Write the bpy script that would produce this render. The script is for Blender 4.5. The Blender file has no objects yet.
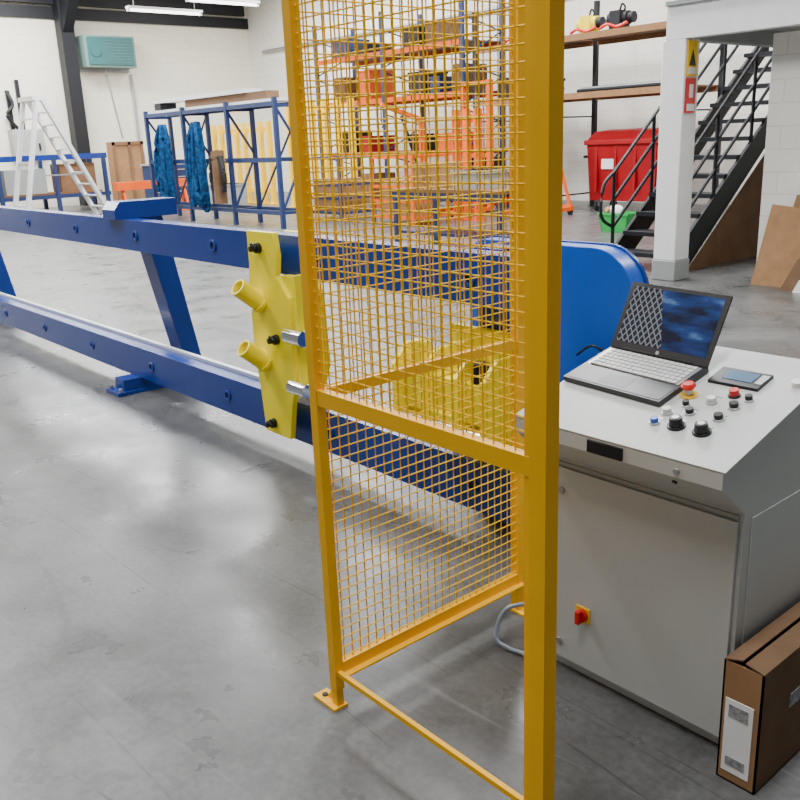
import bpy, bmesh, math, random
from mathutils import Vector, Matrix
random.seed(7)
S=bpy.context.scene
V=Vector

# ---------------------------------------------------------------- materials
def newmat(name):
    m=bpy.data.materials.new(name); m.use_nodes=True
    nt=m.node_tree; b=nt.nodes['Principled BSDF']
    return m,nt,b
def mat(name,col,rough=0.5,metal=0.0,var=0.06,scale=6.0,bump=0.0,coat=0.0,emit=None,es=1.0,spec=0.5):
    m,nt,b=newmat(name)
    b.inputs['Roughness'].default_value=rough
    b.inputs['Metallic'].default_value=metal
    b.inputs['Specular IOR Level'].default_value=spec
    if coat: 
        b.inputs['Coat Weight'].default_value=coat; b.inputs['Coat Roughness'].default_value=0.15
    tc=nt.nodes.new('ShaderNodeTexCoord')
    n=nt.nodes.new('ShaderNodeTexNoise'); n.inputs['Scale'].default_value=scale; n.inputs['Detail'].default_value=6
    nt.links.new(tc.outputs['Object'],n.inputs['Vector'])
    r=nt.nodes.new('ShaderNodeValToRGB')
    r.color_ramp.elements[0].position=0.3; r.color_ramp.elements[1].position=0.7
    r.color_ramp.elements[0].color=tuple(max(0,c*(1-var)) for c in col)+(1,)
    r.color_ramp.elements[1].color=tuple(min(1,c*(1+var)) for c in col)+(1,)
    nt.links.new(n.outputs['Fac'],r.inputs['Fac']); nt.links.new(r.outputs['Color'],b.inputs['Base Color'])
    if bump:
        bp=nt.nodes.new('ShaderNodeBump'); bp.inputs['Strength'].default_value=bump; bp.inputs['Distance'].default_value=0.01
        nt.links.new(n.outputs['Fac'],bp.inputs['Height']); nt.links.new(bp.outputs['Normal'],b.inputs['Normal'])
    if emit:
        b.inputs['Emission Color'].default_value=tuple(emit)+(1,); b.inputs['Emission Strength'].default_value=es
    return m
M={}
M['yel']=mat('paint_safety_amber',(0.90,0.46,0.0),0.42,var=0.05,spec=0.3)
M['wire']=mat('wire_safety_yellow',(0.95,0.56,0.004),0.45,spec=0.3)
M['bry']=mat('paint_yellow',(0.92,0.76,0.0),0.35,spec=0.35)
M['blue']=mat('paint_blue',(0.008,0.038,0.24),0.22,var=0.08,scale=3)
M['bluedk']=mat('paint_blue_dark',(0.008,0.025,0.10),0.45,var=0.08,scale=3)
M['blue2']=mat('paint_blue_cover',(0.010,0.095,0.50),0.3,var=0.05)
M['grey']=mat('paint_cabinet_grey',(0.50,0.52,0.50),0.45,var=0.02)
M['grey2']=mat('paint_grey_dark',(0.30,0.32,0.31),0.5,var=0.03)
M['black']=mat('black_plastic',(0.008,0.008,0.009),0.35,spec=.35)
M['dark']=mat('dark_steel',(0.010,0.011,0.014),0.5,spec=.3)
M['chrome']=mat('chrome',(0.75,0.75,0.76),0.15,1.0)
M['alu']=mat('aluminium',(0.72,0.73,0.74),0.4,0.35)
M['steel']=mat('steel_grey',(0.35,0.36,0.37),0.4,0.6)
M['red']=mat('red_plastic',(0.65,0.010,0.008),0.35)
M['redbin']=mat('red_bin',(0.32,0.005,0.010),0.45,spec=.3)
M['orange']=mat('orange_paint',(0.72,0.10,0.008),0.45,spec=.3)
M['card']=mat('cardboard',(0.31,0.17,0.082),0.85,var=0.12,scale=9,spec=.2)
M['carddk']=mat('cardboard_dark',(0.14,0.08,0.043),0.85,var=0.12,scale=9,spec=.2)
M['ply']=mat('plywood',(0.19,0.10,0.05),0.7,var=0.2,scale=3,spec=.2)
M['white']=mat('white_paint',(0.85,0.85,0.84),0.55,var=0.03)
M['paper']=mat('paper_white',(0.8,0.8,0.78),0.7)
M['teal']=mat('teal_grille',(0.025,0.13,0.13),0.5)
M['cream']=mat('heater_body_sage',(0.17,0.26,0.23),0.5)
M['elec']=mat('electrical_grey',(0.35,0.36,0.34),0.5)
M['sling']=mat('sling_cloth',(0.006,0.045,0.13),0.9,var=0.7,scale=14,bump=0.6,spec=.1)
M['green']=mat('green_plastic',(0.01,0.30,0.05),0.5)
M['hose']=mat('hose_grey',(0.22,0.26,0.31),0.4)
M['lapk']=mat('laptop_body',(0.028,0.028,0.032),0.35,0.2)
M['key']=mat('laptop_keys',(0.62,0.62,0.62),0.5)
M['lamp']=mat('lamp_tube',(1,1,1),0.5,emit=(1,0.98,0.93),es=6)
M['silver']=mat('silver_plastic',(0.5,0.5,0.52),0.3,0.5)
M['label']=mat('label_grey',(0.25,0.25,0.26),0.6,var=0.5,scale=60)
M['hmi']=mat('hmi_screen',(0.10,0.18,0.28),0.15)
M['rubber']=mat('rubber',(0.02,0.02,0.02),0.8)
M['signy']=mat('sign_yellow',(0.9,0.55,0.0),0.5)

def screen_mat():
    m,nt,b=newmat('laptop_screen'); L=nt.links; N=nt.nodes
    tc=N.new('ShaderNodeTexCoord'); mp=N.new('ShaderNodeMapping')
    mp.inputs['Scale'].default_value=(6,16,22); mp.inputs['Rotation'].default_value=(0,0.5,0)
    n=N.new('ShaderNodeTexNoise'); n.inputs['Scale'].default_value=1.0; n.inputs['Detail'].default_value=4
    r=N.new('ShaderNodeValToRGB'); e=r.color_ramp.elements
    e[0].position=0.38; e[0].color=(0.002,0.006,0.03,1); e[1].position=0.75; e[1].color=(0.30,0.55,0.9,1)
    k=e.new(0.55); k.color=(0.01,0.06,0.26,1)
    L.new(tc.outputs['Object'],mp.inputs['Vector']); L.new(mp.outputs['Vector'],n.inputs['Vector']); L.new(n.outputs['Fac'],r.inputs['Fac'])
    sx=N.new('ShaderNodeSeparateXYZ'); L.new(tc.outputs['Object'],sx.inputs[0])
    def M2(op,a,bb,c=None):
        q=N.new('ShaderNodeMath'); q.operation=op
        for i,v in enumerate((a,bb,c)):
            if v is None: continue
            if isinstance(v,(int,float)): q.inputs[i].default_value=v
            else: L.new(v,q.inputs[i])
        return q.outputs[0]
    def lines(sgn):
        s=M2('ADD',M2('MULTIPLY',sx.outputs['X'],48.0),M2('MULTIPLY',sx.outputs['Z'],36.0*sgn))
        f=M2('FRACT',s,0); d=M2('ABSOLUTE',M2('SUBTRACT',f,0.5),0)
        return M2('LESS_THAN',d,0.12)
    refl_lat=M2('MAXIMUM',lines(1),lines(-1))  # pale lattice on dark: guard mesh reflection painted into the screen emission
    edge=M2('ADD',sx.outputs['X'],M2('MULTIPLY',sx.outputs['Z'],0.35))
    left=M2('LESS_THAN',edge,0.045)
    refl_mask=M2('MULTIPLY',refl_lat,left)
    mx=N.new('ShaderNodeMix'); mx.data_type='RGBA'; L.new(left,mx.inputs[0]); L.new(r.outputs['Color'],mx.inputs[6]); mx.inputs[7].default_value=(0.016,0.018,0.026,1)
    mx2=N.new('ShaderNodeMix'); mx2.data_type='RGBA'; L.new(M2('MULTIPLY',refl_mask,0.6),mx2.inputs[0]); L.new(mx.outputs[2],mx2.inputs[6]); mx2.inputs[7].default_value=(0.5,0.53,0.58,1)
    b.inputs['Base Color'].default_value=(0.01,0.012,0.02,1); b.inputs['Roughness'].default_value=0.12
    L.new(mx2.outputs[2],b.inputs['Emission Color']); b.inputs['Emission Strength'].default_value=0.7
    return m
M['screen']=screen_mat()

def floor_mat():
    m,nt,b=newmat('floor_painted_concrete')
    L=nt.links; N=nt.nodes
    tc=N.new('ShaderNodeTexCoord')
    def noise(scale,detail=8,rot=0,sc=(1,1,1),dist=0,rough=0.6,loc=0):
        mp=N.new('ShaderNodeMapping'); mp.inputs['Rotation'].default_value=(0,0,rot); mp.inputs['Scale'].default_value=sc
        mp.inputs['Location'].default_value=(loc,loc*1.7,loc*.3)
        L.new(tc.outputs['Object'],mp.inputs['Vector'])
        n=N.new('ShaderNodeTexNoise'); n.inputs['Scale'].default_value=scale; n.inputs['Detail'].default_value=detail
        n.inputs['Distortion'].default_value=dist; n.inputs['Roughness'].default_value=rough
        L.new(mp.outputs['Vector'],n.inputs['Vector']); return n.outputs['Fac']
    def ramp(fac,stops):
        r=N.new('ShaderNodeValToRGB'); e=r.color_ramp.elements
        e[0].position,e[0].color=stops[0][0],stops[0][1]
        e[1].position,e[1].color=stops[-1][0],stops[-1][1]
        for p,c in stops[1:-1]:
            k=e.new(p); k.color=c
        L.new(fac,r.inputs['Fac']); return r.outputs['Color']
    def g(v,t=(1,1,1)): return (v*t[0],v*t[1],v*t[2],1)
    def mix(mode,fac,a,bb):
        x=N.new('ShaderNodeMix'); x.data_type='RGBA'; x.blend_type=mode
        if isinstance(fac,(int,float)): x.inputs[0].default_value=fac
        else: L.new(fac,x.inputs[0])
        L.new(a,x.inputs[6]); 
        if isinstance(bb,tuple): x.inputs[7].default_value=bb
        else: L.new(bb,x.inputs[7])
        return x.outputs[2]
    base=ramp(noise(1.1,12,0,(1,1,1),.3,.7),[(0.3,g(0.055)),(0.5,g(0.098,(1.0,1,0.98))),(0.7,g(0.135,(1.0,1,0.97)))])
    sp=ramp(noise(40,4),[(0.35,g(0.80)),(0.65,g(1.1))])
    base=mix('MULTIPLY',1.0,base,sp)
    # long thin scratches in many directions
    for i in range(11):
        rot=i*0.77+0.2; f=noise(1.0+0.17*(i%4),0.6,rot,(0.16+.05*(i%3),1.5,1),0.1,0.3,3.1*i)
        w=0.0017 if i%3 else 0.0026
        c0=0.42+0.04*(i%5)
        c=ramp(f,[(c0-w,g(0)),(c0,g(1)),(c0+w,g(0))])
        brk=ramp(noise(1.1+i*0.13,3,rot+1,(1,1,1),0,.6,i*1.3),[(0.48,g(0)),(0.56,g(0.85 if i%3!=2 else .4))])
        mk=mix('MULTIPLY',1.0,c,brk)
        base=mix('MIX',mk,base,g(0.018) if i%3!=2 else g(0.25))
    # worn patches: darker, slightly brown, and pale rubbed areas
    st=ramp(noise(1.7,6,0.3),[(0.56,g(0)),(0.68,g(0.6))])
    base=mix('MIX',st,base,g(0.045,(1.05,1,.93)))
    st2=ramp(noise(3.2,7,1.3,(1,1,1),.5,.65,5.0),[(0.62,g(0)),(0.70,g(0.55))])
    base=mix('MIX',st2,base,g(0.028))
    pl=ramp(noise(0.9,8,.8,(1,1,1),.2,.7,9.0),[(0.58,g(0)),(0.70,g(0.35))])
    base=mix('MIX',pl,base,g(0.20))
    L.new(base,b.inputs['Base Color'])
    rr=ramp(noise(2.5,8),[(0.3,g(0.22)),(0.7,g(0.44))])
    L.new(rr,b.inputs['Roughness'])
    bp=N.new('ShaderNodeBump'); bp.inputs['Strength'].default_value=0.10; bp.inputs['Distance'].default_value=0.01
    L.new(noise(14,6),bp.inputs['Height']); L.new(bp.outputs['Normal'],b.inputs['Normal'])
    b.inputs['Specular IOR Level'].default_value=0.55
    return m
M['floor']=floor_mat()

def brick_mat(name,axis,col):
    m,nt,b=newmat(name); L=nt.links;N=nt.nodes
    tc=N.new('ShaderNodeTexCoord'); sx=N.new('ShaderNodeSeparateXYZ'); cx=N.new('ShaderNodeCombineXYZ')
    L.new(tc.outputs['Object'],sx.inputs[0]); L.new(sx.outputs[axis],cx.inputs[0]); L.new(sx.outputs['Z'],cx.inputs[1])
    br=N.new('ShaderNodeTexBrick'); br.inputs['Scale'].default_value=1.0
    br.inputs['Brick Width'].default_value=0.45; br.inputs['Row Height'].default_value=0.225; br.inputs['Mortar Size'].default_value=0.008
    br.inputs['Color1'].default_value=tuple(col)+(1,); br.inputs['Color2'].default_value=tuple(c*0.96 for c in col)+(1,)
    br.inputs['Mortar'].default_value=tuple(c*0.84 for c in col)+(1,)
    L.new(cx.outputs[0],br.inputs['Vector']); L.new(br.outputs['Color'],b.inputs['Base Color'])
    b.inputs['Roughness'].default_value=0.7
    return m
M['wallX']=brick_mat('white_blockwork_a','Y',(0.84,0.80,0.66))
M['wallY']=brick_mat('white_blockwork_b','X',(0.84,0.82,0.74))
M['ceil']=mat('ceiling_sheet',(0.40,0.40,0.38),0.8)

# ---------------------------------------------------------------- mesh builder
class MB:
    def __init__(s,name): s.n=name; s.v=[]; s.f=[]; s.m=[]; s.mats=[]
    def mi(s,k):
        if k not in s.mats: s.mats.append(k)
        return s.mats.index(k)
    def add(s,vs,fs,k):
        o=len(s.v); i=s.mi(k)
        s.v+= [tuple(v) for v in vs]
        for f in fs: s.f.append([o+a for a in f]); s.m.append(i)
    def box(s,x0,x1,y0,y1,z0,z1,k):
        x0,x1=sorted((x0,x1));y0,y1=sorted((y0,y1));z0,z1=sorted((z0,z1))
        vs=[(x,y,z) for z in (z0,z1) for y in (y0,y1) for x in (x0,x1)]
        s.add(vs,[(0,2,3,1),(4,5,7,6),(0,1,5,4),(2,6,7,3),(0,4,6,2),(1,3,7,5)],k)
    def obox(s,c,size,R,k):
        c=V(c); hx,hy,hz=[a/2 for a in size]
        vs=[c+R@V((x,y,z)) for z in (-hz,hz) for y in (-hy,hy) for x in (-hx,hx)]
        s.add(vs,[(0,2,3,1),(4,5,7,6),(0,1,5,4),(2,6,7,3),(0,4,6,2),(1,3,7,5)],k)
    def frame(s,d,up=(0,0,1)):
        d=V(d).normalized(); up=V(up)
        if abs(d.dot(up))>0.98: up=V((0,1,0))
        a=d.cross(up).normalized(); b=a.cross(d).normalized()
        return a,b,d
    def beam(s,p0,p1,w,h,k,up=(0,0,1)):
        p0=V(p0);p1=V(p1); a,b,d=s.frame(p1-p0,up)
        vs=[]
        for p in (p0,p1):
            for (i,j) in ((-1,-1),(1,-1),(1,1),(-1,1)): vs.append(p+a*i*w/2+b*j*h/2)
        s.add(vs,[(0,1,2,3),(7,6,5,4),(0,4,5,1),(1,5,6,2),(2,6,7,3),(3,7,4,0)],k)
    def cyl(s,p0,p1,r,k,n=14,r2=None):
        p0=V(p0);p1=V(p1); a,b,d=s.frame(p1-p0); r2=r if r2 is None else r2
        vs=[p0+(a*math.cos(t)+b*math.sin(t))*r for t in [2*math.pi*i/n for i in range(n)]]
        vs+=[p1+(a*math.cos(t)+b*math.sin(t))*r2 for t in [2*math.pi*i/n for i in range(n)]]
        fs=[(i,(i+1)%n,n+(i+1)%n,n+i) for i in range(n)]+[tuple(range(n)),tuple(range(2*n-1,n-1,-1))]
        s.add(vs,fs,k)
    def pipe(s,p0,p1,ro,ri,k,n=18):
        p0=V(p0);p1=V(p1); a,b,d=s.frame(p1-p0); vs=[]
        for p,r in ((p0,ro),(p1,ro),(p1,ri),(p0,ri)):
            vs+=[p+(a*math.cos(2*math.pi*i/n)+b*math.sin(2*math.pi*i/n))*r for i in range(n)]
        fs=[]
        for q in range(4):
            q2=(q+1)%4
            for i in range(n): fs.append((q*n+i,q*n+(i+1)%n,q2*n+(i+1)%n,q2*n+i))
        s.add(vs,fs,k)
    def prism(s,pts,vec,k):
        n=len(pts); pts=[V(p) for p in pts]; vec=V(vec)
        s.add(pts+[p+vec for p in pts],[tuple(range(n)),tuple(range(2*n-1,n-1,-1))]+[(i,(i+1)%n,n+(i+1)%n,n+i) for i in range(n)],k)
    def tube(s,pts,r,k,n=8,sub=6):
        P=[V(p) for p in pts]; Q=[]
        for i in range(len(P)-1):
            p0=P[max(i-1,0)];p1=P[i];p2=P[i+1];p3=P[min(i+2,len(P)-1)]
            for j in range(sub):
                t=j/sub
                Q.append(0.5*((2*p1)+(p2-p0)*t+(2*p0-5*p1+4*p2-p3)*t*t+(3*p1-p0-3*p2+p3)*t**3))
        Q.append(P[-1]); vs=[]
        for i,q in enumerate(Q):
            d=Q[min(i+1,len(Q)-1)]-Q[max(i-1,0)]
            a,b,_=s.frame(d)
            vs+=[q+(a*math.cos(2*math.pi*j/n)+b*math.sin(2*math.pi*j/n))*r for j in range(n)]
        fs=[]
        for i in range(len(Q)-1):
            for j in range(n): fs.append((i*n+j,i*n+(j+1)%n,(i+1)*n+(j+1)%n,(i+1)*n+j))
        fs+=[tuple(range(n)),tuple(range(len(vs)-1,len(vs)-n-1,-1))]
        s.add(vs,fs,k)
    def blob(s,c,r,k,jit=0.25,seed=0):
        rnd=random.Random(seed); bm=bmesh.new(); bmesh.ops.create_icosphere(bm,subdivisions=2,radius=1)
        vs=[]
        for v in bm.verts:
            q=1+rnd.uniform(-jit,jit); vs.append((c[0]+v.co.x*r[0]*q,c[1]+v.co.y*r[1]*q,c[2]+v.co.z*r[2]*q))
        bm.verts.index_update()
        fs=[[v.index for v in f.verts] for f in bm.faces]; bm.free(); s.add(vs,fs,k)
    def done(s,bevel=0,parent=None,seg=2):
        me=bpy.data.meshes.new(s.n); me.from_pydata(s.v,[],s.f)
        for k in s.mats: me.materials.append(M[k])
        me.polygons.foreach_set('material_index',s.m)
        bm=bmesh.new(); bm.from_mesh(me); bmesh.ops.recalc_face_normals(bm,faces=bm.faces); bm.to_mesh(me); bm.free()
        me.polygons.foreach_set('use_smooth',[True]*len(me.polygons))
        me.set_sharp_from_angle(angle=math.radians(35))
        me.update()
        o=bpy.data.objects.new(s.n,me); S.collection.objects.link(o)
        xs=[v.co for v in me.vertices]
        c=V(((min(v.x for v in xs)+max(v.x for v in xs))/2,(min(v.y for v in xs)+max(v.y for v in xs))/2,min(v.z for v in xs)))
        if s.n not in('floor',):
            me.transform(Matrix.Translation(-c)); o.location=c
        if bevel:
            b=o.modifiers.new('bevel','BEVEL'); b.width=bevel; b.segments=seg; b.limit_method='ANGLE'; b.angle_limit=math.radians(50)
        if parent:
            o.parent=parent; o.matrix_parent_inverse=Matrix.Translation(parent.location).inverted()
        return o

# ---------------------------------------------------------------- room shell
b=MB('floor'); b.box(-28,6,-7,17.4,-0.1,0,'floor'); b.done()
b=MB('wall_back'); b.box(-28.2,-28,-7,17.6,0,6.6,'wallX'); b.done()
b=MB('wall_right'); b.box(-28,6,17.4,17.6,0,6.6,'wallY'); b.done()
b=MB('ceiling'); b.box(-28,6,-7,17.4,6.6,6.7,'ceil'); b.done()
b=MB('wall_stairwell'); b.box(-4.66,1.5,9.0,9.2,0,2.46,'wallY'); b.done()
b=MB('trim_1'); b.box(-27.98,-27.9,-7,17.4,5.42,5.75,'dark'); b.done()
b=MB('steel_portal_frame')
b.box(-27.88,-27.45,10.70,11.10,0,6.5,'dark')
b.prism([(-27.45,10.75,5.0),(-27.45,10.75,6.5),(-26.0,10.75,6.5)],(0,0.3,0),'dark')
b.box(-27.45,5,10.75,11.05,6.15,6.55,'dark'); b.box(-27.88,-27.75,-6,17.2,5.8,6.2,'dark'); b.done()
def fixture(x,y0,y1,z):
    b=MB('fluorescent_light'); b.box(x-0.12,x+0.12,y0,y1,z,z+0.06,'white')
    b.cyl((x,y0+.05,z-0.04),(x,y1-.05,z-0.04),0.035,'lamp',10)
    for y in (y0+.2,y1-.2): b.cyl((x,y,z+0.05),(x,y,6.6),0.012,'steel',6)
    b.box(x-.05,x+.05,y0,y0+.05,z-.08,z,'white'); b.box(x-.05,x+.05,y1-.05,y1,z-.08,z,'white'); b.done()
fixture(-25,11.7,14.0,5.40); fixture(-22.5,12.2,14.4,5.35)
fixture(-14,5.0,7.4,5.6); fixture(-6,3.0,5.4,5.6)

b=MB('space_heater')
b.box(-27.99,-27.35,11.3,12.9,4.05,4.95,'cream'); b.box(-27.35,-27.31,11.38,12.82,4.11,4.90,'teal')
for i in range(8): b.box(-27.31,-27.29,11.9,12.75,4.18+i*0.085,4.195+i*0.085,'cream')
b.cyl((-27.33,11.62,4.5),(-27.28,11.62,4.5),.17,'teal',18)
b.cyl((-27.7,12.0,4.05),(-27.7,12.3,1.95),0.03,'steel',8); b.box(-27.99,-27.9,11.3,12.9,3.95,4.05,'steel'); b.done(0.01)
b=MB('cable_conduit')
b.cyl((-27.93,12.95,1.4),(-27.93,12.95,3.9),0.04,'steel',8); b.box(-27.99,-27.85,12.8,13.05,1.2,1.5,'grey2'); b.done()
b=MB('cable_conduit')
b.cyl((-27,17.33,4.6),(-6,17.33,4.6),0.05,'steel',8); b.cyl((-15,17.33,1.5),(-15,17.33,4.6),0.04,'steel',8); b.box(-15.2,-14.8,17.22,17.39,1.2,1.7,'grey'); b.done()

# ---------------------------------------------------------------- guard frame
b=MB('safety_guard_frame')
XA=-1.845; YA0=1.255; YA1=2.06; ZT=2.2; XB=-1.085
s=0.03
b.box(XA-.015,XA+.015,YA0,YA0+s,0.06,ZT,'yel')
b.box(XA-.018,XA+.018,YA1-.018,YA1+.02,0.0,ZT,'yel')
b.box(XB-.006,XB+.038,YA0-.005,YA0+.035,0,ZT,'yel')
b.box(XB-.026,XB-.008,YA0+.004,YA0+.024,0.1,ZT,'yel')
b.box(XA-.012,XA+.012,YA0+.003,YA0+.027,0,.06,'yel')
b.box(XA-.085,XA+.02,YA0-.015,YA0+.035,0,.008,'yel'); b.cyl((XA-.06,YA0+.01,.008),(XA-.06,YA0+.01,.012),.009,'dark')
b.prism([(XA-.05,YA0+.012,.008),(XA-.012,YA0+.012,.008),(XA-.012,YA0+.012,.06)],(0,.006,0),'yel')
b.box(XA-.03,XA+.05,YA1-.03,YA1+.03,0,.008,'yel')
b.box(XB-.05,XB+.07,YA0-.04,YA0+.06,0,.008,'yel')
b.box(XA,XB,YA0+.002,YA0+.028,.935,.977,'yel'); b.box(XA,XB,YA0+.002,YA0+.028,ZT-.04,ZT,'yel')
b.box(XA,XB,YA0+.008,YA0+.022,.108,.123,'yel')
for z0,z1 in ((.105,.145),(.945,.975),(ZT-.04,ZT)):
    b.box(XA-.013,XA+.013,YA0+.02,YA1,z0,z1,'yel')
b.box(XA,XA+.035,YA0+.03,YA1,.105,.11,'yel')
P=0.0305; R=0.0021
def wire(p0,p1): b.cyl(p0,p1,R,'wire',5)
y=YA0+s+P*.5
while y<YA1-.02:
    wire((XA+.004,y,.13),(XA+.004,y,ZT-.02)); y+=P
z=.145+P*.4
while z<ZT-.04:
    wire((XA+.007,YA0+.02,z),(XA+.007,YA1,z)); z+=P
x=XA+.015+P*.5
while x<XB-.03:
    wire((x,YA0+.014,.96),(x,YA0+.014,ZT-.02)); x+=P
z=.977+P*.5
while z<ZT-.04:
    wire((XA,YA0+.017,z),(XB-.02,YA0+.017,z)); z+=P
b.done(0.0)

# ---------------------------------------------------------------- blue test-bed rails + carriages (one machine)
rig=bpy.data.objects.new('tensile_test_bed',None); S.collection.objects.link(rig)
b=MB('rails_and_legs')
XR=-2.12; XL=-13.0
for z0,z1 in ((.975,1.17),(.10,.315)):
    b.box(XL,XR,2.40,2.50,z0,z1,'blue')
    x=-2.4
    while x>XL:
        zc=(z0+z1)/2
        b.pipe((x,2.40,zc),(x,2.392,zc),.034,.020,'blue'); b.cyl((x,2.400,zc),(x,2.398,zc),.020,'dark'); x-=1.0
b.box(XL,XR,2.505,2.53,.30,.335,'alu'); b.box(XL,XR,2.5,2.51,.25,.335,'alu')
def leg(x):
    w=.10
    b.prism([(x-w,2.36,1.23),(x-w,2.40,1.28),(x-w,2.80,1.28),(x-w,2.80,1.17),(x-w,2.36,1.17)],(2*w,0,0),'blue')
    b.prism([(x-w,2.54,1.17),(x-w,2.70,1.17),(x-w,2.90,.05),(x-w,2.77,.05)],(2*w-.03,0,0),'blue')
    b.box(x-w,x+w,2.22,2.98,0.0,.025,'blue'); b.box(x-.07,x+.07,2.28,2.9,.025,.10,'blue')
    for dx in (-.08,.08): b.cyl((x+dx,2.25,.025),(x+dx,2.25,.05),.014,'steel',6)
    for zz in (1.0,.12): b.box(x-.06,x+.06,2.49,2.6 if zz>.5 else 2.8,zz,zz+.1,'blue')
for x in (-5.68,-9.68): leg(x)
b.prism([(-2.5,2.54,1.17),(-2.5,2.66,1.17),(-2.5,2.68,0),(-2.5,2.56,0)],(.14,0,0),'blue')
b.box(-2.5,-2.38,2.49,2.6,1.0,1.1,'blue'); b.box(-2.5,-2.38,2.49,2.6,.15,.25,'blue')
b.done(0.006,rig)

def clamp(x0):
    b=MB('clamp_carriage')
    pg=[(-.13,1.19),(.11,1.19),(.13,1.08),(.11,.98),(.20,.88),(.22,.45),(.17,.33),(.13,.14),(-.10,.14),(-.12,.35),(-.15,.55),(-.15,.92),(-.13,1.02)]
    b.prism([(x0+p,2.315,q) for p,q in pg],(0,.03,0),'bry')
    b.prism([(x0+p*.9,2.52,.1+q*.9) for p,q in pg],(0,.03,0),'bry')
    for z in (.82,.51):
        b.pipe((x0-.05,2.325,z),(x0-.05,2.19,z+.11),.046,.034,'bry'); b.cyl((x0-.05,2.315,z+.007),(x0-.05,2.30,z+.02),.055,'bry',18)
    for (px,pz) in ((-.02,1.11),(.08,.66),(-.01,.20)):
        b.cyl((x0+px,2.315,pz),(x0+px,2.29,pz),.026,'black',12); b.cyl((x0+px,2.29,pz),(x0+px,2.26,pz),.016,'black',10)
        b.tube([(x0+px,2.27,pz),(x0+px+.03,2.25,pz+.03),(x0+px+.06,2.26,pz+.01)],.005,'black',6)
    b.box(x0+.11,x0+.30,2.345,2.395,.76,.98,'bry'); b.box(x0+.27,x0+.295,2.30,2.395,.40,1.0,'bry')
    b.cyl((x0+.2,2.30,.70),(x0+.34,2.30,.70),.040,'chrome',16); b.cyl((x0+.2,2.30,.44),(x0+.34,2.30,.44),.036,'chrome',16)
    b.cyl((x0+.0,2.345,.80),(x0+.0,2.52,.80),.05,'chrome',16); b.cyl((x0+.0,2.345,.5),(x0+.0,2.52,.5),.05,'chrome',16)
    return b.done(0.003,rig)
clamp(-3.76)
b=MB('drive_carriage'); x0=-2.42
b.box(x0-.22,x0+.22,2.26,2.395,.54,.70,'bry')
for dx in (-.26,-.08,.10,.24): b.prism([(x0+dx,2.22,.44),(x0+dx,2.22,.72),(x0+dx,2.30,.80),(x0+dx,2.395,.80),(x0+dx,2.395,.42)],(.022,0,0),'bry')
b.cyl((x0-.26,2.25,.50),(x0+.26,2.25,.50),.028,'chrome'); b.cyl((x0-.16,2.3,.70),(x0-.16,2.3,.82),.04,'bry'); b.cyl((x0+.17,2.3,.70),(x0+.17,2.3,.78),.035,'black')
b.box(x0-.06,x0+.08,2.24,2.39,.42,.56,'bry'); b.box(x0-.2,x0+.2,2.50,2.53,.3,.85,'bry')
b.box(x0-.1,x0-.06,2.39,2.51,.5,.8,'bry'); b.box(x0+.1,x0+.14,2.39,2.51,.5,.8,'bry')
b.done(.003,rig)

# blue rounded cover
b=MB('machine_end_cover')
X0,X1,z0,z1=-2.9,-1.995,0.0,1.150
def arc(cx,cz,r,a0,a1,n=8): return [(cx+r*math.cos(math.radians(a0+(a1-a0)*i/n)),cz+r*math.sin(math.radians(a0+(a1-a0)*i/n))) for i in range(n+1)]
def prof_(d): return [(X0-d,0),(X1+d,0)]+arc(X1-.2,z1-.2,.2+d,0,90)+arc(X0+.1,z1-.1,.1+d,90,180)
b.prism([(p,2.90,q) for p,q in prof_(0)],(0,.10,0),'blue2')
b.prism([(p,2.99,q) for p,q in prof_(.008)],(0,.02,0),'blue')
b.tube([(-2.25,2.88,.70),(-2.15,2.85,.76),(-2.05,2.84,.74),(-1.95,2.80,.80),(-1.85,2.76,.74)],.006,'black',6)
b.tube([(-2.2,2.88,.66),(-2.1,2.85,.72),(-2.0,2.82,.68),(-1.9,2.8,.72)],.006,'black',6)
b.done(0.012)

# ---------------------------------------------------------------- control console
al=math.radians(14.6); CA,SA=math.cos(al),math.sin(al)
Y0,Z0=1.776,.828
RX=Matrix.Rotation(al,3,'X')
def D(x,y,h=0):
    d=(y-Y0)/CA
    return V((x,Y0+d*CA-SA*h,Z0+d*SA+CA*h))
CX0,CX1=-1.60,-.96
b=MB('control_console')
prof=[(1.895,.07),(1.895,.69),(1.776,.787),(1.776,Z0),(2.335,Z0+(2.335-1.776)*math.tan(al)),(2.38,.94),(2.38,.07)]
b.prism([(CX0,p,q) for p,q in prof],(CX1-CX0,0,0),'grey')
b.box(CX0+.02,CX1-.02,1.91,2.36,0,.07,'grey')
b.obox(D((CX0+CX1)/2,(1.776+2.335)/2,.003),(CX1-CX0+.012,(2.335-1.776)/CA,.006),RX,'grey')
b.box(CX0+.02,CX1-.012,1.882,1.893,.045,.668,'grey')
b.box(CX0+.02,CX1-.012,1.888,1.893,.672,.684,'grey2')
for z in (.60,.10):
    b.cyl((CX0+.085,1.882,z),(CX0+.085,1.876,z),.011,'steel',12)
b.cyl((-1.08,1.776,.805),(-1.08,1.770,.805),.008,'steel',12); b.cyl((-1.1,1.806,.768),(-1.1,1.80,.761),.007,'black',10)
b.box(-1.345,-1.235,1.770,1.777,.79,.824,'black')
b.box(CX1,CX1+.003,1.93,2.34,.10,.67,'grey')
b.box(-1.452,-1.402,1.878,1.884,.20,.25,'signy'); b.cyl((-1.427,1.878,.225),(-1.427,1.865,.225),.020,'red',16); b.box(-1.434,-1.420,1.848,1.868,.205,.245,'red')
OY=-.032
def button(x,y,r,col,h=.012,bez='silver'):
    y+=OY
    b.cyl(D(x,y,.006),D(x,y,.011),r*1.3,bez,18); b.cyl(D(x,y,.011),D(x,y,.011+h),r,col,18)
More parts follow.
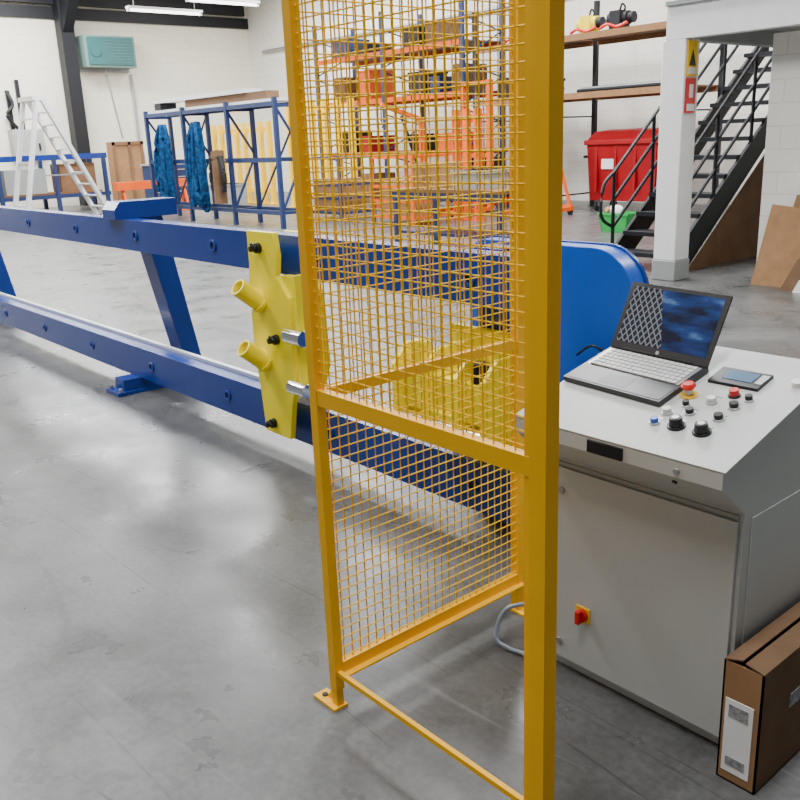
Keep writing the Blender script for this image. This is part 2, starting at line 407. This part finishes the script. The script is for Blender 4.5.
def mushroom(x,y):
    b.cyl(D(x,y,.006),D(x,y,.010),.024,'signy',20); b.cyl(D(x,y,.010),D(x,y,.030),.012,'silver',14)
    b.cyl(D(x,y,.028),D(x,y,.036),.016,'red',18,.021); b.cyl(D(x,y,.036),D(x,y,.044),.021,'red',18,.014)
mushroom(-1.223,2.055)
def knob(x,y):
    y+=OY
    b.cyl(D(x,y,.006),D(x,y,.012),.024,'black',20); b.cyl(D(x,y,.012),D(x,y,.034),.019,'black',12,.016)
    b.cyl(D(x,y,.034),D(x,y,.036),.010,'silver',12)
knob(-1.165,1.937); knob(-1.093,1.937)
button(-1.225,1.930,.011,'blue2'); button(-1.224,1.985,.012,'paper'); button(-1.170,2.005,.011,'black'); button(-1.090,2.008,.012,'black')
button(-1.150,2.075,.012,'paper'); button(-1.085,2.072,.012,'black'); button(-1.115,2.125,.013,'red',.016,'black'); button(-1.070,2.118,.010,'black')
button(-1.200,2.035,.009,'black')
for (x,y) in ((-1.225,1.955),(-1.170,2.028),(-1.090,2.03),(-1.150,2.108),(-1.085,2.095),(-1.165,1.968),(-1.093,1.968)):
    b.obox(D(x,y+OY,.0065),(.024,.008,.002),RX,'silver')
b.obox(D(-1.145,2.175,.010),(.145,.085,.010),RX,'black'); b.obox(D(-1.145,2.18,.0155),(.085,.05,.002),RX,'hmi'); b.obox(D(-1.085,2.18,.0155),(.02,.05,.002),RX,'silver')
b.cyl(D(-1.0,2.2,.005),D(-1.0,2.2,.02),.016,'paper',14)
b.done(0.003)

# laptop
b=MB('laptop')
lx0,lx1=-1.592,-1.250; ly0,ly1=1.980,2.195
lc=(lx0+lx1)/2
dep=(ly1-ly0)/CA
b.obox(D(lc,(ly0+ly1)/2,.016),(lx1-lx0,dep,.016),RX,'lapk')
b.obox(D(lc,ly0+.045,.0245),(lx1-lx0-.012,.080,.0015),RX,'lapk')
b.obox(D(lc-.01,ly0+.045,.0255),(.10,.055,.0006),RX,'black')
b.obox(D(lc,ly0+.148,.0245),(lx1-lx0-.02,.108,.001),RX,'silver')
for r in range(6):
    nk=16
    for c in range(nk):
        b.obox(D(lx0+.028+c*(lx1-lx0-.056)/(nk-1),ly0+.103+r*.0175,.0265),(.0165,.014,.003),RX,'key')
h=D(lc,ly1-.005,.024)
dirv=V((0,.10,.20)).normalized(); ang=math.atan2(dirv.z,dirv.y); RL=Matrix.Rotation(ang,3,'X')
LH=.210
b.obox(h+dirv*LH/2,(lx1-lx0,LH,.007),RL,'lapk')
nrm=RL@V((0,0,1)); 
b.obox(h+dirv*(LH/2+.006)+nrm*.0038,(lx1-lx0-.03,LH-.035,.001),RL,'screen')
b.cyl(h+V((-.12,0,0)),h+V((.12,0,0)),.007,'black',10)
b.cyl(h+dirv*.010+nrm*.004,h+dirv*.010+nrm*.0046,.006,'silver',12)
nz=RX@V((0,0,1)); pv=D(lc,(ly0+ly1)/2,0); RT=Matrix.Rotation(math.radians(-4),3,nz)
b.v=[tuple(pv+RT@(V(q)-pv)) for q in b.v]
b.done(0.0012)
b=MB('flexible_hose'); b.tube([(-1.61,1.98,.155),(-1.66,1.93,.15),(-1.73,1.87,.12),(-1.735,1.83,.035),(-1.69,1.84,.010),(-1.64,1.85,.010),(-1.61,1.84,.012)],.007,'hose',8); b.done()
b=MB('power_cable'); b.tube([(-1.98,2.34,.46),(-1.85,2.2,.47),(-1.75,2.1,.44),(-1.61,2.05,.40)],.006,'black',6); b.done()

# cardboard box beside the console
b=MB('cardboard_box')
x0,x1,y0,y1,zt=-.935,-.832,1.80,2.46,.34
t=.005
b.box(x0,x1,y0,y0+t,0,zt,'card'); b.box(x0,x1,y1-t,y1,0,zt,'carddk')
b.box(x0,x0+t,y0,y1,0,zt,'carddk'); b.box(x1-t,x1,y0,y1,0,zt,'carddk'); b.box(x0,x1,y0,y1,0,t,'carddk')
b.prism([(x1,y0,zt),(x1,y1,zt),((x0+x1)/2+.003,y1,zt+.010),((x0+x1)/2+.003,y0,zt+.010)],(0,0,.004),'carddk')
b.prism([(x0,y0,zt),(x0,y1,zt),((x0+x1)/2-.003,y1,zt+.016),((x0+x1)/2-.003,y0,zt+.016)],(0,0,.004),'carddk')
b.box(x0+.012,x1-.018,y0-.002,y0,.03,.24,'paper'); b.box(x0+.022,x1-.03,y0-.003,y0-.0015,.19,.225,'label'); b.box(x0+.022,x1-.03,y0-.003,y0-.0015,.05,.075,'label')
b.box(x1,x1+.002,1.95,2.02,.18,.22,'label')
b.done()

# ---------------------------------------------------------------- mezzanine, column, stairs
b=MB('support_column'); b.box(-5.54,-5.27,8.40,8.67,.22,2.46,'white'); b.box(-5.55,-5.26,8.39,8.68,0,.22,'grey2'); b.done(0.01)
b=MB('mezzanine_floor'); b.box(-5.5,2,8.40,8.55,2.46,2.82,'white'); b.box(-5.5,2,8.55,13.5,2.62,2.80,'grey'); b.box(-5.5,-5.35,8.55,13.5,2.46,2.82,'grey2')
b.box(-5.5,2,8.36,8.4,2.78,2.82,'grey2')
b.done()
b=MB('safety_sign'); 
b.box(-5.268,-5.252,8.43,8.60,2.10,2.44,'signy'); b.prism([(-5.251,8.455,2.2),(-5.251,8.575,2.2),(-5.251,8.515,2.36)],(.003,0,0),'black'); b.box(-5.252,-5.248,8.445,8.585,2.12,2.18,'paper')
b.box(-5.268,-5.252,8.43,8.60,1.74,2.08,'red'); b.box(-5.252,-5.248,8.445,8.585,1.76,1.83,'paper'); b.box(-5.252,-5.248,8.48,8.55,1.89,2.02,'paper')
b.done()
b=MB('steel_staircase')
sx0,sx1,sy,tn=-6.45,-5.60,8.85,0.81
n=13; rise=2.72/n; run=rise/tn
for x in (sx0,sx1):
    b.prism([(x-.02,sy-.05,0),(x-.02,sy+.28,0),(x-.02,sy+n*run+.12,2.72-.16),(x-.02,sy+n*run+.05,2.80),(x-.02,sy-.05,.14)],(.04,0,0),'dark')
for i in range(n):
    z=(i+1)*rise; yy=sy+i*run
    b.box(sx0,sx1,yy,yy+run+.03,z-.05,z,'dark')
b.box(sx0,sx1,sy+n*run,13.5,2.68,2.80,'dark')
for x in (sx0,sx1):
    for i in (0,3,6,9,12):
        yy=sy+i*run+.05; z=(i+.6)*rise
        b.cyl((x,yy,z),(x,yy,z+1.0),.022,'dark',8)
    for hh in (1.0,.68,.36):
        b.tube([(x,sy+.05,.6*rise+hh),(x,sy+12*run+.05,12.6*rise+hh)],.020,'dark',8,1)
    b.tube([(x,sy+.05,.6*rise+1.0),(x,sy-.15,.6*rise+.85),(x,sy-.18,.6*rise+.5),(x,sy+.05,.6*rise+.36)],.020,'dark',8,4)
for yy in (sy+n*run+.3,sy+n*run+1.0): b.cyl((sx0,yy,2.8),(sx0,yy,3.9),.022,'dark',8)
for z in (3.2,3.55,3.9): b.cyl((sx0,sy+n*run,z),(sx0,13.5,z),.02,'dark',8)
b.done()
b=MB('plywood_panel')
b.prism([(-5.57,9.15,0),(-5.57,12.0,0),(-5.57,12.0,2.2),(-5.57,9.15,.02)],(.02,0,0),'ply'); b.done()
b=MB('cardboard_sheet')
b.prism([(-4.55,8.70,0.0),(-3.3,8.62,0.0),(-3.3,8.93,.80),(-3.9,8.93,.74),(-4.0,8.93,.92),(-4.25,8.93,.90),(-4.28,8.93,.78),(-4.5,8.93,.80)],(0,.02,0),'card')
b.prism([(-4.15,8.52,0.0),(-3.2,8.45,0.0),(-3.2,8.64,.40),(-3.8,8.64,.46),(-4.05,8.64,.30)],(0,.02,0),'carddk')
b.prism([(-4.0,8.48,0.0),(-3.6,8.46,0.0),(-3.6,8.50,.10),(-3.95,8.50,.12)],(0,.02,0),'paper')
b.done()
b=MB('cable_conduit'); b.cyl((-4.15,8.96,1.0),(-4.15,8.96,2.44),.03,'white',8); b.box(-4.25,-4.05,8.94,8.99,1.0,1.2,'white'); b.done()

b=MB('waste_tote')
cx,cy=-8.75,12.3
b.prism([(cx-.24,cy-.2,0),(cx+.24,cy-.2,0),(cx+.24,cy+.2,0),(cx-.24,cy+.2,0)],(0,0,.02),'green')
for (a,c) in (((-.24,-.2),(.24,-.2)),((.24,-.2),(.24,.2)),((.24,.2),(-.24,.2)),((-.24,.2),(-.24,-.2))):
    f=1.2; b.prism([(cx+a[0],cy+a[1],0),(cx+c[0],cy+c[1],0),(cx+c[0]*f,cy+c[1]*f,.30),(cx+a[0]*f,cy+a[1]*f,.30)],(-(a[0]+c[0])*.03,-(a[1]+c[1])*.03,0),'green')
for i in range(6): b.blob((cx+random.uniform(-.16,.16),cy+random.uniform(-.12,.12),.32),(.1,.09,.08),random.choice(['paper','card','paper']),.3,i)
b.box(cx-.3,cx+.3,cy-.25,cy-.23,.27,.31,'green'); b.done()

# red wheeled bin
b=MB('wheeled_waste_bin')
x0,x1,y0,y1=-11.6,-9.75,15.05,16.0
pr=[(y0+.12,.22),(y1-.08,.22),(y1,1.35),(y0,1.35)]
b.prism([(x0,p,q) for p,q in pr],(x1-x0,0,0),'redbin')
b.box(x0-.04,x1+.04,y0-.05,y1+.04,1.33,1.42,'redbin')
b.prism([(x0,y0,1.42),(x0,y1,1.42),(x0,y1-.2,1.62),(x0,y0+.25,1.58)],(x1-x0,0,0),'redbin')
for i in range(4): b.box(x0+.2+i*.46,x0+.26+i*.46,y0-.0,y0+.06,.4,1.3,'redbin')
b.box(x0+.35,x0+.65,y0+.02,y0+.05,.85,1.05,'paper')
b.beam((x0-.05,y0-.02,1.1),(x0-.05,y1,1.1),.05,.05,'dark'); b.beam((x1+.05,y0-.02,1.1),(x1+.05,y1,1.1),.05,.05,'dark')
for x in (x0+.15,x1-.15):
    for y in (y0+.2,y1-.2):
        b.cyl((x-.03,y,.10),(x+.03,y,.10),.10,'rubber',14); b.box(x-.05,x+.05,y-.03,y+.03,.1,.23,'steel')
b.done(0.01)

# ---------------------------------------------------------------- pallet racking
def rack(name,xs,y0,y1,H,levels,up='blue',bm_='orange',brace=True):
    b=MB(name)
    for x in xs:
        for y in (y0,y1): b.box(x-.05,x+.05,y-.04,y+.04,0,H,up); b.box(x-.09,x+.09,y-.07,y+.07,0,.01,up)
        z=.3
        while z<H-.7:
            if brace:
                b.beam((x,y0,z),(x,y1,z+.6),.03,.03,up); b.beam((x,y1,z+.6),(x,y0,z+.9 if z+.9<H else H),.03,.03,up)
            else: b.beam((x,y0,z),(x,y1,z),.03,.03,up)
            z+=1.0 if brace else 1.6
    for i in range(len(xs)-1):
        for z in levels:
            for y in (y0,y1): b.box(xs[i]+.05,xs[i+1]-.05,y-.03,y+.03,z-.12,z,bm_)
            b.box(xs[i]+.06,xs[i+1]-.06,y0+.03,y1-.03,z-.03,z,'ply')
    return b.done()
rk1=rack('pallet_rack',[-20.6,-17.8,-15.0],14.9,16.2,4.6,[1.3,2.6,3.7],'bluedk','orange')
rk2=rack('steel_shelving',[-14.6,-12.3,-9.35],14.9,16.2,4.2,[2.35,3.45],'dark','card',False)
def carton(x,y,z,w,d,h,k='card',parent=None):
    b=MB('storage_box'); b.box(x-w/2,x+w/2,y-d/2,y+d/2,z,z+h,k)
    if k in('card','carddk'): b.box(x-.04,x+.04,y-d/2-.004,y+d/2+.004,z+.01,z+h+.003,'ply')
    else:
        b.box(x-w/2-.02,x+w/2+.02,y-d/2-.02,y+d/2+.02,z+h-.05,z+h,k); b.box(x-w/2-.01,x+w/2+.01,y-d/2-.01,y+d/2+.01,z+h*.4,z+h*.45,k)
    b.done(0,parent)
ks=['card','orange','carddk','dark','card','grey2','bluedk','dark','grey2','redbin','carddk','bluedk']
for (xs,lv,pr_) in (((-20.3,-15.2),(.0,1.3,2.6,3.7),rk1),((-14.3,-12.6),(0,2.35),rk2)):
    for z in lv:
        x=xs[0]+.3
        while x<xs[1]-.2:
            w=random.uniform(.3,.7); h=random.uniform(.25,.75)
            if abs(x+17.8)<.5 or abs(x+15)<.3: x+=.5; continue
            carton(x+w/2-.1,15.5,z+.002,w,.8,h,random.choice(ks),pr_); x+=w+random.uniform(.2,.6)
def hoist(x,y,z,k='bry'):
    b=MB('chain_hoist'); b.cyl((x-.22,y,z+.2),(x+.22,y,z+.2),.13,k,16); b.box(x-.12,x+.12,y-.17,y+.17,z+.0,z+.34,k)
    b.tube([(x,y,z+.34),(x+.05,y,z+.46),(x+.12,y,z+.40),(x+.1,y,z+.32)],.02,'dark',8); b.cyl((x+.22,y,z+.2),(x+.34,y,z+.2),.10,'dark',14)
    b.tube([(x-.3,y-.2,z+.05),(x-.1,y-.25,z+.10),(x+.1,y-.22,z+.04),(x+.35,y-.25,z+.09)],.03,'red',6); b.done(0,rk2)
hoist(-11.8,15.3,3.452); hoist(-11.0,15.2,3.452,'dark'); hoist(-13.6,15.3,3.452); hoist(-12.9,15.3,3.452,'orange')
b=MB('steel_bar_bundle')
for i in range(7): b.cyl((-11.9,15.1+i*.12,2.39+.04*(i%2)),(-9.7,15.15+i*.12,2.39+.04*(i%2)),.035,'steel' if i%2 else 'dark',8)
b.done(0,rk2)
def crane(x,y,hh=1.9):
    b=MB('workshop_crane')
    b.beam((x-.35,y,.12),(x-.35,y-1.3,.12),.08,.08,'orange'); b.beam((x+.35,y,.12),(x+.35,y-1.3,.12),.08,.08,'orange'); b.beam((x-.4,y,.14),(x+.4,y,.14),.1,.1,'orange')
    b.beam((x,y,.15),(x,y,hh),.10,.10,'orange'); b.beam((x,y+.05,hh),(x,y-1.2,hh+.35),.09,.09,'orange'); b.cyl((x,y-.07,.8),(x,y-.6,hh+.1),.04,'dark',10)
    b.beam((x-.35,y,.15),(x,y,1.2),.05,.05,'orange'); b.beam((x+.35,y,.15),(x,y,1.2),.05,.05,'orange')
    b.tube([(x,y-1.2,hh+.33),(x,y-1.2,hh+.0),(x+.05,y-1.2,hh-.1),(x,y-1.2,hh-.15)],.015,'dark',6)
    for dx in (-.35,.35):
        for yy in (y,y-1.3): b.cyl((x+dx-.03,yy,.06),(x+dx+.03,yy,.06),.06,'rubber',12)
    b.done()
crane(-11.75,14.3,1.9); crane(-15.9,14.4,2.0)
b=MB('pallet_stacker_truck')
X,Y=-13.6,13.9
for dx in (-.38,.38): b.box(X+dx-.05,X+dx+.05,Y-.06,Y+.06,.1,2.7,'orange'); b.box(X+dx-.07,X+dx+.07,Y-1.2,Y,.06,.14,'orange'); b.cyl((X+dx-.03,Y-1.1,.06),(X+dx+.03,Y-1.1,.06),.06,'rubber',12)
for z in (.3,1.2,2.0,2.65): b.box(X-.38,X+.38,Y-.04,Y+.04,z-.04,z+.04,'orange')
b.box(X-.4,X+.4,Y+.06,Y+.6,.15,.9,'redbin'); b.box(X-.3,X+.3,Y+.1,Y+.5,.9,1.15,'dark'); b.box(X-.25,X+.25,Y-.1,Y-.06,.3,1.0,'dark')
for dx in (-.2,.2): b.box(X+dx-.06,X+dx+.06,Y-1.1,Y-.1,.3,.35,'dark'); b.cyl((X+dx-.04,Y+.5,.1),(X+dx+.04,Y+.5,.1),.1,'rubber',12)
b.cyl((X,Y,.3),(X,Y,2.4),.035,'steel',10); b.tube([(X,Y+.5,1.1),(X,Y+.8,1.3),(X,Y+.95,1.25)],.025,'dark'); b.done()
def stillage(x,y,k='orange',w=1.2,d=.9,h=1.0):
    b=MB('stillage_cage')
    for i in (-1,1):
        for j in (-1,1): b.box(x+i*w/2-.03,x+i*w/2+.03,y+j*d/2-.03,y+j*d/2+.03,0,h,k)
    for z in (.15,.45,.72,h-.03):
        for j in (-1,1): b.box(x-w/2,x+w/2,y+j*d/2-.015,y+j*d/2+.015,z-.025,z+.025,k)
        for i in (-1,1): b.box(x+i*w/2-.015,x+i*w/2+.015,y-d/2,y+d/2,z-.025,z+.025,k)
    b.box(x-w/2,x+w/2,y-d/2,y+d/2,.12,.16,k)
    b.box(x-w/2+.1,x+w/2-.15,y-d/2+.1,y+d/2-.1,.16,h*.65,'card'); b.done()
stillage(-13.2,11.6,'orange',1.2,.9,1.3); stillage(-15.6,11.7,'bluedk',1.2,.9,1.3)
def bench(name,x0,x1,y0,y1,z,k='blue',top='ply'):
    b=MB(name)
    for x in (x0+.05,x1-.05):
        for y in (y0+.05,y1-.05): b.box(x-.035,x+.035,y-.035,y+.035,0,z,k)
    b.box(x0,x1,y0,y1,z,z+.05,top)
    for y in (y0+.03,y1-.03): b.box(x0,x1,y-.02,y+.02,z-.1,z,k)
    b.box(x0+.05,x1-.05,y0+.05,y1-.05,.25,.29,k); return b.done()
bn=bench('workbench',-10.2,-8.0,8.6,9.5,.85,'bluedk')
carton(-9.7,9.05,.902,.5,.5,.35,'card',bn); carton(-8.8,9.05,.902,.6,.5,.25,'grey2',bn)
def yframes(x0,x1,y,h,n,k='bry',name='stored_guard_frames'):
    b=MB(name)
    for i in range(n):
        x=x0+(x1-x0)*i/(n-1); b.box(x-.06,x+.06,y-.06,y+.06,0,h,k); b.box(x-.12,x+.12,y-.12,y+.12,0,.015,k)
    b.box(x0,x1,y+.06,y+.10,h-.25,h-.15,k); b.box(x0,x1,y+.06,y+.10,.3,.4,k); b.done()
yframes(-24.2,-21.2,13.6,2.2,8,'signy'); yframes(-19.6,-17.0,13.2,2.6,6,'signy'); 
yframes(-12.9,-12.3,12.6,2.1,3,'orange','stored_crane_posts')

# blue open rack with slings
b=MB('storage_rack')
YR0,YR1=9.6,10.2
for x in (-20.2,-18.4,-16.5,-14.7):
    for y in (YR0,YR1): b.box(x-.04,x+.04,y-.04,y+.04,0,2.45,'bluedk')
    b.beam((x,YR0,2.3),(x,YR1,2.3),.06,.06,'bluedk'); b.beam((x,YR0,.3),(x,YR1,.3),.06,.06,'bluedk'); b.beam((x,YR0,.3),(x,YR1,1.4),.04,.04,'bluedk'); b.beam((x,YR1,1.4),(x,YR0,2.3),.04,.04,'bluedk')
for y in (YR0,YR1):
    for z in (2.34,.3,1.3): b.beam((-20.2,y,z),(-14.7,y,z),.06,.08,'bluedk')
b.beam((-20.2,YR1,.3),(-18.4,YR1,2.3),.03,.03,'bluedk'); b.beam((-16.5,YR1,.3),(-14.7,YR1,2.3),.03,.03,'bluedk')
b.done()
b=MB('aluminium_profiles'); b.box(-20.1,-14.7,9.65,10.15,2.385,2.44,'alu'); b.box(-18.5,-15.2,9.75,10.05,2.44,2.60,'carddk'); b.box(-20,-15.9,9.7,10.1,2.60,2.68,'alu'); b.box(-19.9,-19.6,9.7,10.1,2.44,2.6,'dark'); b.done()
def slings(x,z0,z1,seed):
    b=MB('lifting_slings'); r=random.Random(seed)
    for i in range(14):
        dx=r.uniform(-.22,.22); dy=r.uniform(-.10,.03); zz=z0+r.uniform(0,.35)
        b.tube([(x+dx*.3,9.48+dy*.4,z1),(x+dx,9.45+dy,z1-.4),(x+dx*1.3,9.42+dy,(z0+z1)/2-.2),(x+dx*1.1+.05,9.42+dy,zz),(x+dx*.6-.05,9.38+dy,zz+.1),(x+dx*.4,9.4,(z0+z1)/2)],r.uniform(.04,.07),'sling',7,4)
    b.cyl((x,9.55,z1),(x,9.40,z1),.03,'steel',8); b.done()
slings(-19.15,.4,2.1,1); slings(-17.6,.3,2.1,2)
b=MB('work_coat'); b.tube([(-16.6,9.35,1.5),(-16.55,9.34,1.2),(-16.6,9.36,.8),(-16.6,9.35,.45)],.14,'carddk',9); b.tube([(-16.75,9.32,1.4),(-16.85,9.32,1.0),(-16.8,9.32,.7)],.06,'dark',7); b.tube([(-16.45,9.32,1.4),(-16.35,9.32,1.0),(-16.4,9.32,.7)],.06,'dark',7)
b.tube([(-16.6,9.53,1.3),(-16.6,9.42,1.42),(-16.6,9.36,1.5)],.015,'steel',6); b.done()

# aluminium step ladder
b=MB('step_ladder')
for x in (-22.45,-21.55):
    b.beam((x,6.95,0),(x,7.6,2.80),.14,.08,'alu'); b.beam((x,9.05,0),(x,7.72,2.80),.14,.08,'alu')
    b.box(x-.08,x+.08,6.88,7.02,0,.05,'rubber'); b.box(x-.08,x+.08,8.98,9.12,0,.05,'rubber')
for i in range(1,10):
    t=i/10; b.beam((-22.45,9.05-1.33*t,2.8*t),(-21.55,9.05-1.33*t,2.8*t),.12,.03,'alu')
for t in (.15,.5,.85): b.beam((-22.45,6.95+.65*t,2.8*t),(-21.55,6.95+.65*t,2.8*t),.06,.04,'alu')
b.box(-22.5,-21.5,7.5,7.82,2.78,2.88,'alu'); b.beam((-21.55,7.2,1.1),(-21.55,8.5,1.1),.04,.03,'steel')
b.done()
# left wall equipment
b=MB('roller_bench')
for x in (-26.0,-24.9):
    for y in (5.5,7.5,9.0,10.4): b.box(x-.05,x+.05,y-.05,y+.05,0,1.5,'bluedk')
    b.box(x-.04,x+.04,5.4,10.5,1.42,1.56,'blue'); b.box(x-.03,x+.03,5.4,10.5,.4,.5,'bluedk')
for i in range(20): b.cyl((-25.96,5.6+i*.25,1.46),(-24.94,5.6+i*.25,1.46),.05,'steel',8)
b.box(-25.9,-25.0,5.6,10.3,.5,.55,'ply'); b.box(-25.8,-25.1,5.8,7.4,.55,1.3,'carddk'); b.box(-25.8,-25.1,7.7,8.8,.55,1.2,'grey2'); b.box(-25.8,-25.1,9.2,10.2,.55,1.3,'ply'); b.done()
b=MB('electrical_cabinet'); b.box(-27.99,-27.6,8.9,9.8,1.5,2.3,'elec'); b.box(-27.6,-27.58,8.95,9.75,1.55,2.25,'elec'); b.box(-27.99,-27.9,9.0,9.1,2.3,3.4,'dark'); b.box(-27.99,-27.9,9.3,9.4,2.3,3.7,'dark')
b.tube([(-27.9,9.0,3.4),(-27.8,9.1,3.0),(-27.8,8.9,2.7),(-27.85,9.2,2.3)],.05,'dark',6); b.box(-27.58,-27.54,9.6,9.65,1.7,1.9,'dark'); b.done()
b=MB('timber_crate'); b.box(-26.7,-26.3,11.3,12.3,0,1.85,'card'); 
for y in (11.3,11.8,12.2): b.box(-26.3,-26.26,y,y+.08,0,1.85,'ply')
b.box(-26.3,-26.26,11.3,12.3,1.75,1.85,'ply'); b.done()
b=MB('tool_trolley'); b.box(-24.4,-23.7,11.3,12.3,.25,1.15,'bluedk'); b.box(-24.4,-23.7,11.25,12.35,1.15,1.2,'grey2'); 
for z in (.4,.6,.8,1.0): b.box(-23.7,-23.67,11.35,12.25,z,z+.03,'steel')
for x in (-24.3,-23.8):
    for y in (11.4,12.2): b.cyl((x,y-.03,.11),(x,y+.03,.11),.11,'rubber',12); b.beam((x,y,.1),(x,y,.3),.05,.05,'steel')
b.box(-24.3,-23.9,11.5,12.1,1.2,1.55,'grey2'); b.done()
b=MB('lifting_spreader')
b.box(-22.1,-21.9,9.4,11.5,.62,.82,'orange')
for y in (9.6,11.3): b.box(-22.25,-21.75,y-.05,y+.05,0,.06,'orange'); b.beam((-22.2,y,.03),(-22.0,y,.65),.06,.06,'orange'); b.beam((-21.8,y,.03),(-22.0,y,.65),.06,.06,'orange')
b.done()
carton(-22.0,12.6,0,.8,.8,.6,'grey2')

# ---------------------------------------------------------------- lights
def area(x,y,z,sx,sy,e,col=(.98,.99,1)):
    l=bpy.data.lights.new('skylight','AREA'); l.shape='RECTANGLE'; l.size=sx; l.size_y=sy; l.energy=e; l.color=col
    o=bpy.data.objects.new('skylight_lamp',l); o.location=(x,y,z); S.collection.objects.link(o)
for x,e in ((-25,1000),(-19,1000),(-13,950),(-7,760),(-1,470)):
    for y in (0.5,8.5):
        area(x,y,6.5,1.2,4.0,e*(1.15 if y>5 else .8))
area(-10,14.5,6.4,12,1.2,950); area(-21,15,6.4,8,1.2,850)
w=bpy.data.worlds.new('world'); S.world=w; w.use_nodes=True
bg=w.node_tree.nodes['Background']; bg.inputs[0].default_value=(0.94,0.97,1,1); bg.inputs[1].default_value=0.26

# ---------------------------------------------------------------- camera
cam=bpy.data.cameras.new('camera'); co=bpy.data.objects.new('camera',cam); S.collection.objects.link(co)
cam.sensor_width=36; cam.lens=36*875/800; cam.clip_start=.05; cam.clip_end=200
right=V((.6514,.7582,-.0309)).normalized(); back=V((.7326,-.6178,.2857)).normalized()
up=back.cross(right).normalized(); right=up.cross(back).normalized()
rr=math.radians(-0.5)
R2=Matrix.Rotation(rr,3,back); right=R2@right; up=R2@up
m=Matrix((right,up,back)).transposed().to_4x4(); m.translation=V((0,0,1.6)); co.matrix_world=m
S.camera=co
